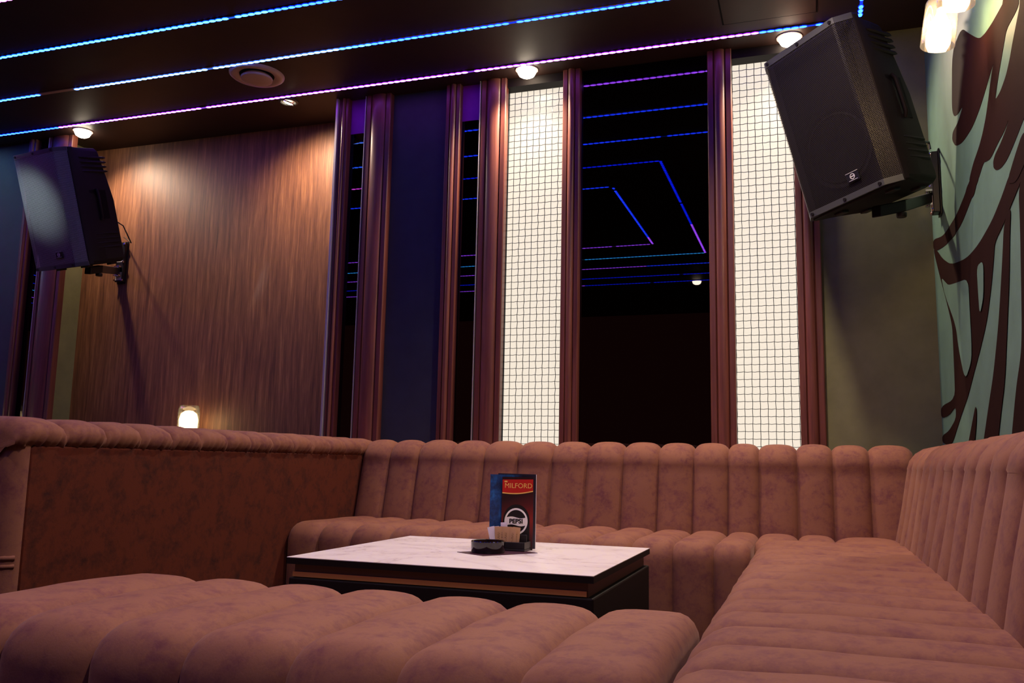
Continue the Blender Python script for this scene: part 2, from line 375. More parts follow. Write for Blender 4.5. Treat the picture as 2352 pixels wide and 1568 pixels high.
for k, (x0, y0, x1, y1) in RECT.items():
    r = thing('led_strip', WHERE[k], 'LED strip', (0,0,HC), group='nested LED strips on the ceiling')
    ch = MB(); w = .011
    for a in ((x0-w,y0-w,x1+w,y0+w),(x0-w,y1-w,x1+w,y1+w),(x0-w,y0+w,x0+w,y1-w),(x1-w,y0+w,x1+w,y1-w)):
        ch.box(a[0], a[1], -.004, a[2], a[3], -.0002)
    link('channel', ch, M_vent if k == 2 else M_black, r, weld=False)
    pitch = .0345; vs, fs, cs = [], [], []
    shape = [(-1,0),(-.72,-.72),(0,-1),(.72,-.72),(1,0),(.72,.72),(0,1),(-.72,.72)]
    def lamp(cx, cy, dx, dy, core, edge):
        b = len(vs)
        for L, W, z in ((.0172,.0122,-.004),(.0172,.0098,-.0066)):
            for (q, t) in shape: vs.append((cx + dx*L*q - dy*W*t, cy + dy*L*q + dx*W*t, z))
        fs.append(tuple(range(b+8, b+16))); cs.append(core)
        for k in range(8): fs.append((b+k, b+(k+1) % 8, b+8+(k+1) % 8, b+8+k)); cs.append(edge)
    def seam(cx, cy, dx, dy, c):
        b = len(vs)
        for (q, t) in ((-1,-1),(1,-1),(1,1),(-1,1)): vs.append((cx + dx*pitch/2*q - dy*.0062*t, cy + dy*pitch/2*q + dx*.0062*t, -.0060))
        fs.append((b,b+1,b+2,b+3)); cs.append(c)
    for side, a0, a1, fix in (('front',x0,x1,y1),('back',x0,x1,y0),('right',y0,y1,x1),('left',y0,y1,x0)):
        n = int((a1-a0)/pitch)
        for i in range(n):
            s = a0 + (i+.5)*pitch
            cx, cy, dx, dy = (s, fix, 1, 0) if side in ('front','back') else (fix, s, 0, 1)
            c = led_color(k, cx, cy, side)
            if c is None: continue
            if i % 47 == 46: seam(cx, cy, dx, dy, tuple(.12*q for q in c[0])); continue
            c = (tuple(2.5*q for q in c[0]), tuple(1.3*q for q in c[1]))
            j = .85 + .3*random.random()
            lamp(cx, cy, dx, dy, tuple(q*j for q in c[0]), c[1]); seam(cx, cy, dx, dy, tuple(.2*q for q in c[0]))
    me = bpy.data.meshes.new('diodes'); me.from_pydata(vs, [], fs); me.materials.append(M_led)
    at = me.color_attributes.new('led', 'FLOAT_COLOR', 'CORNER'); li = 0
    buf = []
    for p, c in zip(me.polygons, cs):
        for _ in p.loop_indices: buf += [c[0], c[1], c[2], 1.0]
    at.data.foreach_set('color', buf)
    o = bpy.data.objects.new('diodes', me); COL.objects.link(o); o.parent = r

# ------------------------------------------------------------------ ceiling fittings
def spot(name, loc, target, power, angle, size=.03, blend=.6, col=(1,.80,.58)):
    l = bpy.data.lights.new(name, 'SPOT'); l.energy = power; l.spot_size = math.radians(angle); l.spot_blend = blend
    l.shadow_soft_size = size; l.color = col
    o = bpy.data.objects.new(name, l); COL.objects.link(o); o.location = loc
    o.rotation_euler = (Vector(target) - Vector(loc)).to_track_quat('-Z', 'Y').to_euler(); return o
DL = [(-4.154, 3.93, 'recessed downlight above the left loudspeaker'), (-2.680, 3.90, 'tilted recessed downlight over the wood veneer wall'),
      (-1.297, 3.905, 'recessed downlight above the left lit mesh panel'), (-.043, 3.93, 'recessed downlight beside the right loudspeaker, above the right mesh panel')]
for i, (x, y, lab) in enumerate(DL):
    tilt = (0,0,0) if i != 1 else (0, math.radians(24), 0)
    if i == 0:
        d0 = thing('ceiling_downlight', lab, 'downlight', (x, y, HC), group='downlights along the back wall')
        link('trim_ring', MB().lathe([(.048,.0),(.048,-.004),(.051,-.006),(.057,-.004),(.058,0)], 32), M_vent, d0, 40)
        link('lens', MB().lathe([(.047,-.002),(.046,-.016),(.039,-.030),(.024,-.039),(.0005,-.042)], 28), M_spotlens, d0, 60)
    elif i == 1:
        r = thing('ceiling_downlight', lab, 'downlight', (x, y, HC), group='downlights along the back wall')
        link('trim_ring', MB().lathe([(.036,.0),(.036,-.006),(.042,-.010),(.054,-.006),(.055,0)], 32), M_trim, r, 40)
        link('lens', MB().lathe([(.029,-.001),(.025,-.006),(.014,-.009),(.0005,-.010)], 28).xf(Matrix.Translation((0,0,-.006)) @ Matrix.Rotation(math.radians(20),4,'Y')), M_spotlens, r, 60)
        link('gimbal', MB().lathe([(.0295,.0),(.034,-.008),(.0355,-.001)], 28).xf(Matrix.Translation((0,0,-.006)) @ Matrix.Rotation(math.radians(20),4,'Y')), M_chrome, r, 40)
    else:
        dup(d0, (x, y, HC), lab)
dup(d0, (-1.10, -1.20, HC), 'downlight behind the viewer, seen only as a white dot in the wide mirror', 'downlights over the lounge')
DLP = [(44, (-3.6,4.22,1.3), 138), (48, (-2.45,4.35,1.3), 150), (105, (-1.297,3.0,0), 150), (95, (-.043,3.0,0), 150)]
for (x, y, _), (p, tg, an) in zip(DL, DLP): spot('downlight_lamp', (x, y, HC-.06), tg, p, an, .03, 1, (1,.78,.55))

v = thing('ceiling_vent', 'round plastic air vent in the dark ceiling', 'vent', (-2.651, 3.569, HC))
link('outer_ring', MB().lathe([(.085,.02),(.088,-.004),(.105,-.014),(.128,-.012),(.138,-.004),(.139,.0)], 48), M_vent, v, 40)
link('core_disc', MB().lathe([(.0005,-.030),(.070,-.030),(.078,-.027),(.080,-.018),(.070,-.006),(.03,.0)], 48), M_vent, v, 40)
link('throat', MB().lathe([(.086,.0),(.086,-.001),(.0005,-.001)], 40), M_rec, v)
h = thing('ceiling_hatch', 'square access hatch outlined in the dark ceiling', 'hatch', (-.13, 3.55, HC))
hx0, hx1, hy0, hy1 = -.19, .205, -.32, .175
link('panel', MB().box(hx0+.005, hy0+.005, -.004, hx1-.005, hy1-.005, -.001), M_ceil, h)
link('frame', MB().box(hx0-.003,hy0-.003,-.002,hx1+.003,hy0+.003,0).box(hx0-.003,hy1-.003,-.002,hx1+.003,hy1+.003,0).box(hx0-.003,hy0,-.002,hx0+.003,hy1,0).box(hx1-.003,hy0,-.002,hx1+.003,hy1,0), M_rec, h, weld=False)

# out-of-frame ceiling spots of the lounge
for (x, y, p, an, sz) in ((-.30,1.30,105,140,.05),(-.22,2.75,95,140,.05),(-1.95,1.10,44,130,.05),(-1.1,-1.24,14,140,.05),(-2.68,-1.24,16,140,.05)):
    spot('lounge_spot', (x, y, HC-.04), (x, y+.05, 0), p, an, sz, .9, (1,.77,.62))

spot('added_speaker_spot', (-5.5, 1.7, HC-.04), (-3.985, 3.5, 2.10), 260, 9.6, .03, 1, (.80,.95,1))  # added spot without a visible source, brightens the left speaker's front

# ------------------------------------------------------------------ upholstery
def arc(cx, cz, r, a0, a1, n):
    return [(cx + r*math.cos(math.radians(a0 + (a1-a0)*i/n)), cz + r*math.sin(math.radians(a0 + (a1-a0)*i/n))) for i in range(n+1)]
def dens(path, step=.04):
    out = [path[0]]
    for a, b in zip(path, path[1:]):
        n = max(1, int(math.dist(a, b)/step))
        out += [(a[0]+(b[0]-a[0])*i/n, a[1]+(b[1]-a[1])*i/n) for i in range(1, n+1)]
    return out
def normals(path, flip):
    ns = []
    for i in range(len(path)):
        a = path[max(i-1,0)]; b = path[min(i+1,len(path)-1)]
        t = Vector((b[0]-a[0], b[1]-a[1])).normalized(); n = Vector((-t.y, t.x)) * flip; ns.append(n)
    return ns
def channels(mb, path, edges, place, puff=.018, flip=1, r0=0, r1=0, nu=14, extra=None, caps=True, wob=.0012, fade=None, soft=.35):
    """fluted upholstery: the path runs along each flute, edges are the groove positions across; r0/r1 round the two outer ends"""
    path = dens(path); ns = normals(path, flip)
    cols = []
    for c in range(len(edges)-1):
        u0, u1 = edges[c], edges[c+1]; sgn = 1 if u1 > u0 else -1; W = abs(u1-u0)
        ph = random.random()*6
        for k in range(nu+1):
            if k == 0 and c > 0: continue
            t = .5 - .5*math.cos(PI*k/nu); s = abs(2*t-1)
            p = puff*(soft*(1 - s**2) + (1-soft)*(1 - s**6))
            d = t*W
            if c == 0 and r0 and d < W*.5:
                p = puff if d > r0 else puff - r0*(1 - math.sqrt(max(0, 1-(1-d/r0)**2)))
            e = (1-t)*W
            if c == len(edges)-2 and r1 and e < W*.5:
                p = puff if e > r1 else puff - r1*(1 - math.sqrt(max(0, 1-(1-e/r1)**2)))
            u = u0 + sgn*d
            row = []
            for i, ((a, z), n) in enumerate(zip(path, ns)):
                q = p*(fade(i/(len(path)-1)) if fade else 1) + (wob*math.sin(i*.9+ph)*math.sqrt(max(0,1-s*s)) if wob else 0)
                if extra: q += extra(u, a, z, i, len(path))
                row.append(place(u, a + n.x*q, z + n.y*q))
            cols.append(row)
    mb.grid(cols)
    if caps:
        for row in (cols[0], cols[-1]):
            c = Vector((0,0,0))
            for p in row: c += Vector(p)
            c = c/len(row); n = len(row)
            mb.add(row + [tuple(c)], [(i, i+1, n) for i in range(n-1)] + [(n-1, 0, n)])
    return mb
PX = lambda u, a, z: (u, a, z)      # flutes side by side along X
PY = lambda u, a, z: (a, u, z)      # flutes side by side along Y

XG = [-2.05,-1.905,-1.757,-1.590,-1.425,-1.262,-1.098,-.938,-.776,-.622,-.473,-.330,-.192,-.055,.083,.222,.385]
# back sofa
bs = thing('back_sofa', 'long channel-tufted brown leather sofa behind the table, under the mirrors', 'sofa', (-1.1, 3.6, 0))
zs = .474; XS = -.206
bk = [(3.705,.40),(3.705,.46),(3.772,.745)] + arc(3.852,.738,.082,172,8,8) + [(3.935,.70),(3.94,.30)]
def seatpath(back, front, z, r=.055): return [(back, z-.02),(back-.06, z-.003),(front+r+.12, z)] + arc(front+r, z-r, r, 90, 180, 6) + [(front, .25),(front+.015,.03)]
XB = [x for x in XG if x < -.2] + [XS]
link('backrest', channels(MB(), bk, XB, PX, .026, 1, caps=False), M_leather, bs, 50, off=bs.location)
link('seat', channels(MB(), seatpath(3.78, 3.16, zs-.012), XB, PX, .026, -1), M_leather, bs, 50, off=bs.location)
link('frame', MB().box(-2.03, 3.20, .03, -.25, 3.93, .40), M_box, bs, off=bs.location)

# corner and right-hand sofa
rs = thing('side_sofa', 'channel-tufted brown leather corner sofa along the teal mural wall', 'sofa', (.15, 1.9, 0))
XC = [XS, -.055, .083, .222, .385]
YG = [3.385 - .164*i for i in range(19)]
mb = channels(MB(), bk, XC, PX, .026, 1, caps=False)
link('corner_backrest', mb, M_leather, rs, 50, off=rs.location)
mb = channels(MB(), [(3.78, zs-.03),(3.72, zs-.013),(3.46, zs-.012),(3.40, zs-.03),(3.385,zs-.09)], [XS, -.055, .083, .33], PX, .026, -1, caps=False)
link('corner_seat', mb, M_leather, rs, 50, off=rs.location)
rk = [(.318,.40),(.318,.46),(.372,.745)] + arc(.440,.742,.070,174,8,8) + [(.510,.70),(.512,.30)]
link('backrest', channels(MB(), rk, [3.71, 3.555] + YG, PY, .024, 1, caps=False), M_leather, rs, 50, off=rs.location)
mb = channels(MB(), [(.40, zs-.03),(.33, zs-.012),(.0, zs-.008)] + arc(-.123, zs-.012-.055, .055, 90, 180, 6) + [(-.178,.25),(-.168,.03)], YG, PY, .026, -1)
link('seat', mb, M_leather, rs, 50, off=rs.location)
link('frame', MB().box(-.14, .45, .03, .46, 3.93, .40), M_box, rs, off=rs.location)

# bench in the foreground
bn = thing('bench', 'backless channel-tufted brown leather bench in the foreground', 'bench', (-.88, 1.5, 0))
zb = .442
BG = [-1.575,-1.372,-1.172,-.986,-.788,-.600,-.408,-.212]
mb = MB()
bp = [(1.235,.06),(1.225,.25)] + arc(1.285, zb-.062, .06, 180, 92, 6) + [(1.5, zb+.004)] + arc(1.742, zb-.052, .05, 88, 0, 6) + [(1.792,.25),(1.785,.06)]
channels(mb, bp, BG, PX, .027, 1, r0=.05, r1=.045)
link('cushion', mb, M_leather, bn, 50, off=bn.location)
link('base', MB().box(-1.53,1.27,.0,-.25,1.75,.08), M_box, bn, off=bn.location)

# left partition: back of the neighbouring booth
pt = thing('booth_partition', 'brown leather back of the neighbouring booth with a gathered rolled top', 'partition', (-2.2, 2.75, 0))
X0 = -2.055
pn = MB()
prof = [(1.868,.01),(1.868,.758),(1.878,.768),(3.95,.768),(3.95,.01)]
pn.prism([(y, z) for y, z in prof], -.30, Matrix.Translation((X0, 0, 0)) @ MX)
link('side_panel', pn, M_leather_shaded, pt, 40, .006, off=pt.location)
mb = MB()
tp = [(-2.085,.7665),(-2.056,.768),(-2.050,.783),(-2.049,.795),(-2.059,.808),(-2.078,.817),(-2.105,.825),(-2.17,.826),(-2.25,.813),(-2.32,.78),(-2.36,.72),(-2.38,.5)]
def gather(u, a, z, i, n):
    k = max(0, 1-(z-.765)/.05) if a > -2.09 else 0
    return .0032*k*(math.sin(u*230) + .7*math.sin(u*137+1) + .5*math.sin(u*391))
TG = [1.815,1.980] + [2.135+.147*i for i in range(12)] + [3.93]
channels(mb, tp, TG, PY, .024, -1, r0=.05, nu=26, extra=gather, fade=lambda f: (lambda q: q*q*(3-2*q))(min(1, max(0, (f-.04)*4.5))))
link('rolled_top', mb, M_leather, pt, 89, off=pt.location)
mb = MB()
ep = []
for k in range(9):
    a = PI/2*k/8; ep.append((X0-.045 + .045*math.sin(a) - .002, 1.823 + .045*(1-math.cos(a))))
poly = [(-2.37,1.90),(-2.37,1.824),(-2.2,1.820)] + ep + [(X0-.004,1.868),(X0-.02,1.90)]
mb.prism(poly, .790)
link('end_panel', mb, M_leather, pt, 40, off=pt.location)
for z, r in ((.768,.008),(.462,.007),(.440,.006)):
    mb = MB().tube([(-2.37,1.824,z),(-2.2,1.817,z-.002),(-2.12,1.822,z),(X0-.02,1.832,z),(X0-.004,1.852,z)], r, 8)
    link('piping', mb, M_leather, pt, 60, off=pt.location)

# ------------------------------------------------------------------ table
ZT = .50; tx0, tx1, ty0, ty1 = -1.262, -.466, 1.945, 2.665
tb = thing('lounge_table', 'low black box table with a white marble-look top', 'table', ((tx0+tx1)/2, (ty0+ty1)/2, 0))
ol = tb.location
link('tabletop', MB().box(tx0, ty0, ZT-.0015, tx1, ty1, ZT), M_marble, tb, off=ol)
link('top_edge', MB().box(tx0, ty0, ZT-.017, tx1, ty1, ZT-.0016), M_box, tb, off=ol)
M_brown = mat('brown_lacquer', (.055,.020,.010), .4)
link('apron', MB().box(tx0+.016, ty0+.014, ZT-.050, tx1-.016, ty1-.014, ZT-.0171), M_brown, tb, off=ol)
link('edge_strip', MB().box(tx0+.014, ty0+.008, ZT-.048, tx1-.018, ty0+.0139, ZT-.036), M_brass, tb, off=ol)
link('body', MB().box(tx0+.004, ty0+.006, .0, tx1-.002, ty1-.002, ZT-.0502), M_box, tb, bevel=.004, off=ol)

# things on the table
leaf = link('dark_flyer', MB().prism([(-.926,2.259),(-.828,2.203),(-.723,2.351),(-.821,2.407)], .0012, Matrix.Translation((0,0,ZT))), mat('dark_purple_print', (.045,.010,.022), .4))
tag(leaf, 'dark purple flyer lying under the ashtray on the table', 'flyer')
ash = link('ashtray', MB().lathe([(.0005,.0),(.044,.0),(.0465,.003),(.0475,.030),(.0455,.032),(.042,.031),(.040,.012),(.034,.008),(.0005,.008)], 48), mat('black_glass', (.008,.004,.005), .08, spec=.6), smooth=40)
ash.location = (-.847, 2.290, ZT+.0013); tag(ash, 'round black ashtray on the marble-look table', 'ashtray')
cd = thing('condiment_caddy', 'black plastic holder behind the ashtray holding sugar sachets', 'holder', (-.815, 2.385, ZT))
cb = MB()
cb.box(-.048,-.030,0,.052,.030,.007).box(-.048,-.030,.007,-.045,.030,.026).box(.049,-.030,.007,.052,.030,.026).box(-.045,-.030,.007,.049,-.027,.026).box(-.045,.000,.007,.049,.003,.045)
link('tray', cb, M_black, cd, 0, .0015, weld=False)
M_kraft = mat('kraft_paper', (.50,.27,.13), .6); _t = NT(M_kraft)
_v = _t.coords((1,1,1)); _sp = _t.node('ShaderNodeSeparateXYZ'); _t.l.new(_v, _sp.inputs[0])
_ink = _t.math('MULTIPLY', _t.math('GREATER_THAN', _t.noise(_t.coords((350,1,700)), 1, 1, .5), .56), _t.math('LESS_THAN', _t.math('ABSOLUTE', _sp.outputs[0]), .0028))
_in2 = _t.math('MULTIPLY', _ink, _t.math('LESS_THAN', _t.math('ABSOLUTE', _t.math('SUBTRACT', _sp.outputs[2], .030)), .017))
_t.l.new(_t.mix(_in2, (.50,.27,.13), (.12,.05,.03)), _t.b.inputs['Base Color'])
M_paper = mat('white_paper', (.72,.62,.66), .6)
def sachet():
    mb = MB(); rows = []
    for j in range(7):
        z = .062*j/6; rows.append([(.0105*(2*i/6-1), .0018*math.sqrt(max(0,1-(2*i/6-1)**2))*(1 if 0<j<6 else .2), z) for i in range(7)])
    mb.grid(rows); mb.grid([[(x,-y,z) for x,y,z in r] for r in rows]); return mb
SC = [(-.040,-.015,-14,20,0,'white sugar sachet leaning out at the left of the holder'),(-.034,-.010,-8,30,0,'white sugar sachet standing second from the left in the holder'),
      (-.016,-.004,-3,10,2,'white sugar sachet standing tallest behind the brown ones'),
      (-.027,-.017,-4,35,1,'brown sugar sachet beside the white ones, leftmost of the brown'),(-.018,-.015,-1,30,1,'brown sugar sachet, second brown one from the left'),(-.008,-.018,1,25,1,'brown sugar sachet, third brown one from the left'),
      (.001,-.015,2,30,1,'brown sugar sachet, fourth brown one from the left'),(.010,-.018,4,20,1,'brown sugar sachet, fifth brown one from the left'),(.018,-.014,5,40,1,'brown sugar sachet at the right end of the holder')]
sw = link('sugar_sachet', sachet(), M_paper, smooth=60); sk = None
for i, (x, y, lean, yaw, kind, lab) in enumerate(SC):
    if kind != 1:
        o = sw if i == 0 else sw.copy()
    else:
        if sk is None: sk = link('sugar_sachet', sachet(), M_kraft, smooth=60); o = sk
        else: o = sk.copy()
    if o.name not in COL.objects: COL.objects.link(o)
    o.location = (-.815+x, 2.385+y, ZT+.0075 + (.008 if kind == 2 else -.003)); o.rotation_euler = (0, math.radians(lean), math.radians(yaw*.6-10))
    tag(o, lab, 'sachet', 'sugar sachets in the holder')

# folded menu: two leaves meeting in a spine at the right
M_blueprint = mat('blue_menu_print', (.02,.06,.20), .35); _t = NT(M_blueprint); _v = _t.coords()
_n = _t.noise(_v, 26, 5, .65, .6); _n2 = _t.noise(_v, 90, 3, .6)
_t.l.new(_t.mix(_t.ramp(_n2, [(.42,(0,0,0)),(.6,(.5,.5,.5))]), _t.ramp(_n, [(.3,(.008,.016,.05)),(.5,(.012,.06,.20)),(.7,(.02,.13,.36))]), (.005,.012,.05)), _t.b.inputs['Base Color'])
_sp = _t.node('ShaderNodeSeparateXYZ'); _t.l.new(_v, _sp.inputs[0]); _lk = _t.b.inputs['Base Color'].links[0].from_socket
_t.l.new(_t.mix(_t.ramp(_t.math('ADD', _t.math('MULTIPLY', _sp.outputs[0], 8.2), 1.0), [(.40,(0,0,0)),(.72,(1,1,1))]), _lk, (.010,.006,.018)), _t.b.inputs['Base Color'])
M_dkprint = mat('dark_menu_print', (.012,.008,.016), .4)
mn = thing('menu_folder', 'blue folded menu standing open behind the drinks card', 'menu', (-.765, 2.462, ZT))
def leafmb(x, y, h, th=.0012):
    d = Vector((x, y, 0)).normalized(); n = Vector((-d.y, d.x, 0))*th
    p = [Vector((0,0,0)), Vector((x,y,0))]
    return MB().add([p[0],p[1],p[1]+n,p[0]+n]+[q+Vector((0,0,h)) for q in (p[0],p[1],p[1]+n,p[0]+n)], [(0,3,2,1),(4,5,6,7),(0,1,5,4),(1,2,6,5),(2,3,7,6),(3,0,4,7)])
link('front_leaf', leafmb(-.122,-.058,.212), M_blueprint, mn)
link('back_leaf', leafmb(-.140,.062,.214), M_dkprint, mn)
link('spine', MB().box(-.0004,-.0012,0,.0008,.0016,.213), M_paper, mn)

# drinks card with printed banner, emblem and lettering
ca = thing('drinks_card', 'tall dark red drinks card with red banner and round white emblem', 'card', (-.803, 2.405, ZT), (math.radians(-2), 0, math.radians(14)))
M_cardp = mat('dark_red_print', (.03,.004,.004), .35); _t = NT(M_cardp)
_tc = _t.node('ShaderNodeTexCoord'); _sp = _t.node('ShaderNodeSeparateXYZ'); _t.l.new(_tc.outputs['Object'], _sp.inputs[0])
_d = _t.math('ADD', _t.math('ABSOLUTE', _t.math('SUBTRACT', _sp.outputs[2], .085)), _t.math('MULTIPLY', _t.math('SUBTRACT', .045, _sp.outputs[0]), .35))
_t.l.new(_t.ramp(_t.math('DIVIDE', _d, .10), [(.05,(.20,.012,.008)),(.45,(.075,.006,.005)),(.85,(.016,.003,.003))]), _t.b.inputs['Base Color'])
cw, chh = .0455, .206
link('card', MB().box(-cw, 0, 0, cw, .0012, chh), M_cardp, ca)
M_red = mat('red_banner_ink', (.40,.012,.008), .35); M_gold = mat('gold_ink', (.72,.40,.10), .35); M_ivory = mat('ivory_ink', (.80,.74,.68), .4); M_ink = mat('black_ink', (.006,.004,.004), .35)
M_flat = Matrix(((1,0,0,0),(0,0,1,0),(0,1,0,0),(0,0,0,1)))
def flat(poly, y): return MB().prism(poly, .0002, Matrix.Translation((0,-y,0)) @ M_flat)
bz0, bz1 = .160, .200
swo = [(-cw+.001, bz0+.002)] + [(-cw+.001+(2*cw-.002)*i/12, bz0 + .002 + .006*(i/12)**2 - .003*math.sin(PI*i/12)) for i in range(13)]
bl = link('banner', flat([(-cw+.001,bz1-.002),(cw-.001,bz1),] + list(reversed(swo[1:])), .0004), M_red, ca)
link('swoosh', flat([(x, z) for x, z in swo[1:]] + [(x, z-.0032) for x, z in reversed(swo[1:])], .0006), M_gold, ca)
arch = [(-.041,.004),(.036,.004),(.036,.082)] + [(-.0025+.0385*math.cos(PI*i/20), .082+.046*math.sin(PI*i/20)) for i in range(1,20)] + [(-.041,.082)]
link('arch', flat(arch, .0004), M_ink, ca)
ex, ez, er = -.003, .080, .0335
link('emblem', flat([(ex+er*math.cos(2*PI*i/40), ez+er*math.sin(2*PI*i/40)*1.12) for i in range(40)], .0006), M_ivory, ca)
def seg(sign):
    r = er*.86; k = .010
    a0 = math.asin(k/r)
    pts = [(r*math.cos(a0+(PI-2*a0)*i/20), r*math.sin(a0+(PI-2*a0)*i/20)) for i in range(21)]
    wave = [(-r*math.cos(a0)+2*r*math.cos(a0)*i/10, k + .0022*math.sin(2*PI*i/10)) for i in range(1,10)]
    pts = pts + wave
    return [(ex+sign*x, ez+sign*z*1.12) for x, z in pts]
for sg in (1, -1): link('emblem_field', flat(seg(sg), .0008), M_ink, ca)
link('corner_mark', flat([(.036,.018),(.0405,.024),(.0405,.013)], .0005), mat('light_blue_ink', (.15,.55,.80), .4), ca)
def text(body, size, x, z, y, m, off=0, sx=1, parent=ca, name='lettering', rot=None):
    c = bpy.data.curves.new(name, 'FONT'); c.body = body; c.size = size; c.align_x = 'CENTER'; c.align_y = 'CENTER'; c.offset = off; c.extrude = .0001; c.resolution_u = 3
    c.materials.append(m); o = bpy.data.objects.new(name, c); COL.objects.link(o); o.parent = parent
    o.rotation_euler = (PI/2, 0, 0); o.scale = (sx, 1, 1); bpy.context.view_layer.update()
    me = bpy.data.meshes.new_from_object(o.evaluated_get(bpy.context.evaluated_depsgraph_get()))
    me.transform(Matrix.Translation((x, -y, z)) @ Matrix.Rotation(PI/2,4,'X') @ Matrix.Diagonal((sx,1,1,1)))
    bpy.data.objects.remove(o); o = bpy.data.objects.new(name, me); COL.objects.link(o); o.parent = parent; return o
text('MILFORD', .0200, .002, .1805, .0008, M_gold, .0, .97)
text('PEPSI', .0175, ex, ez, .0011, M_ink, .0007, 1.02)
cr = [(-.0385,.1905),(-.0395,.1955),(-.0365,.193),(-.0345,.1965),(-.0325,.193),(-.0295,.1955),(-.0305,.1905)]
link('crown', flat(cr, .0007), M_gold, ca)

# ------------------------------------------------------------------ loudspeakers
def uv_grille(mb, uvs, name, m, parent):
    me = bpy.data.meshes.new(name); me.from_pydata(mb.v, [], mb.f); me.materials.append(m)
    ul = me.uv_layers.new(name='UVMap')
    for lp in me.loops: ul.data[lp.index].uv = uvs[lp.vertex_index]
    o = bpy.data.objects.new(name, me); COL.objects.link(o); o.parent = parent; return o
def speaker(loc, yaw, pitch, roll, label, w=.322, h=.64, gm=None):
    r = thing('mounted_loudspeaker', label, 'loudspeaker', loc, group='wall mounted loudspeakers')
    r.rotation_mode = 'XYZ'
    Mr = Matrix.Rotation(yaw,4,'Z') @ Matrix.Rotation(pitch,4,'X') @ Matrix.Rotation(roll,4,'Y')
    r.rotation_euler = Mr.to_euler()
    W, H, bv, bd = w/2, h/2, .046, .055           # flat half width, half height, bevel width and depth
    tb_ = .022                                     # plain rim at top and bottom
    # perforated sheet: bevel, flat, bevel
    xs = [(-W-bv, bd), (-W-.004, .003), (-W+.006,.0), (W-.006, 0.0), (W+.004,.003), (W+bv, bd)]
    u = [0]
    for a, b in zip(xs, xs[1:]): u.append(u[-1] + math.dist(a, b))
    mb = MB(); mb.grid([[(x, y, z) for x, y in xs] for z in (-H+tb_, H-tb_)])
    uv_grille(mb, [(a, z) for z in (-H+tb_, H-tb_) for a in u], 'grille', gm or M_grille, r)
    for nm, z0, z1 in (('top_rim', H-tb_, H), ('bottom_rim', -H, -H+tb_)):
        q = MB(); pl = [(x, y-.001) for x, y in xs] + [(x*.985, y+.012) for x, y in reversed(xs)]
        q.prism(pl, z1-z0, Matrix.Translation((0,0,z0)))
        rim = link(nm, q, M_trim, r, 30)
        for x in (-W*.93, 0, W*.93):
            link('screw', MB().lathe([(.0005,0),(.006,0),(.007,.003),(.007,.006)], 14, Matrix.Translation((x,-.0045,(z0+z1)/2)) @ Matrix.Rotation(-PI/2,4,'X')), M_steel, rim, 40)
    # baffle, horn and woofer seen through the grille
    link('baffle', MB().box(-W-.004, .050, -H+.01, W+.004, .060, H-.01), M_rec, r)
    link('woofer', MB().lathe([(.0005,.012),(.035,.008),(.045,.012),(.115,-.004),(.125,.0),(.132,-.003),(.146,.002)], 40, Matrix.Translation((0,.046,-.11)) @ Matrix.Rotation(-PI/2,4,'X').inverted()), M_rec, r, 40)
    # cabinet: hexagonal plan tapering to the back
    cab = MB()
    sec = [(-W-bv, bd+.002), (W+bv, bd+.002), (W+bv+.004, bd+.03), (W+bv-.012, .19), (W+.006,.33), (W-.05,.365), (-W+.05,.365), (-W-.006,.33), (-W-bv+.012,.19), (-W-bv-.004, bd+.03)]
    zl = [(-H, .9, -.012), (-H+.02, 1, 0), (-H*.5, 1, 0), (-.03, 1, 0), (.03,1,0), (H*.5, 1, 0), (H-.02, 1, 0), (H, .94, -.010)]
    rows = []
    for z, sx, dy in zl:
        back = .0 if z < .05 else -.055*min(1, (z-.05)/(H-.05))
        rows.append([(x*(sx if y > .12 else 1), y + (dy+back)*(1 if y > .15 else 0), z) for x, y in sec] )
    rows2 = [rw + [rw[0]] for rw in rows]
    cab.grid(rows2)
    nn = len(sec); cab.add(rows[0], [tuple(reversed(range(nn)))]); cab.add(rows[-1], [tuple(range(nn))])
    link('cabinet', cab, M_cab, r, 25, .006)
    # side ribs and handles
    for s in (-1, 1):
        for z in (.19,.215,.24,.265, -.155,-.18,-.205,-.23):
            a = Vector((s*(W+bv-.008), .125, z)); b = Vector((s*(W+.010), .318, z))
            link('rib', MB().tube([a, a.lerp(b,.1), a.lerp(b,.9), b], [.003,.0075,.0075,.003], 6), M_cab, r, 40)
        hp = MB(); y0, y1 = .15, .27
        def hx(y): return s*(W+bv-.012 - (y-.19)*.20 if y > .19 else W+bv-.004-(y-.085)*.1)
        pts = [(y0,-.075),(y1,-.075),(y1,.085),(y0,.085)]
        hp.add([(hx(y)+s*.0035, y, z) for y, z in pts] + [(hx(y)-s*.02, y, z) for y, z in pts], [(0,1,2,3),(4,5,6,7),(0,1,5,4),(1,2,6,5),(2,3,7,6),(3,0,4,7)])
        hd = link('handle', hp, M_rec, r)
        link('grip', MB().tube([(hx(.2)+s*.002, .2, -.080),(hx(.2)+s*.012, .2, -.06),(hx(.2)+s*.012, .2,.07),(hx(.2)+s*.002, .2,.090)], .008, 8), M_cab, hd, 50)
    # badge with a pale ring emblem
    bx = MB().box(-.026,-.006,-.018,.026,-.0005,.018)
    bd_ = link('badge', bx, mat('badge_black', (.010,.009,.013), .4, spec=.25), r, 0, .002)
    bd_.location = (W*.38, -.001, -H+.074)
    em = MB().lathe([(.0075,0),(.0105,0),(.0105,.0008),(.0075,.0008)], 24, Matrix.Translation((0,-.0066,.002)) @ Matrix.Rotation(PI/2,4,'X'))
    em.box(-.009,-.0074,.0,.009,-.0060,.004)
    link('emblem', em, M_silver, bd_, weld=False)
    link('badge_line', MB().box(-.018,-.0072,-.0125,.018,-.0055,-.0108), M_silver, bd_)
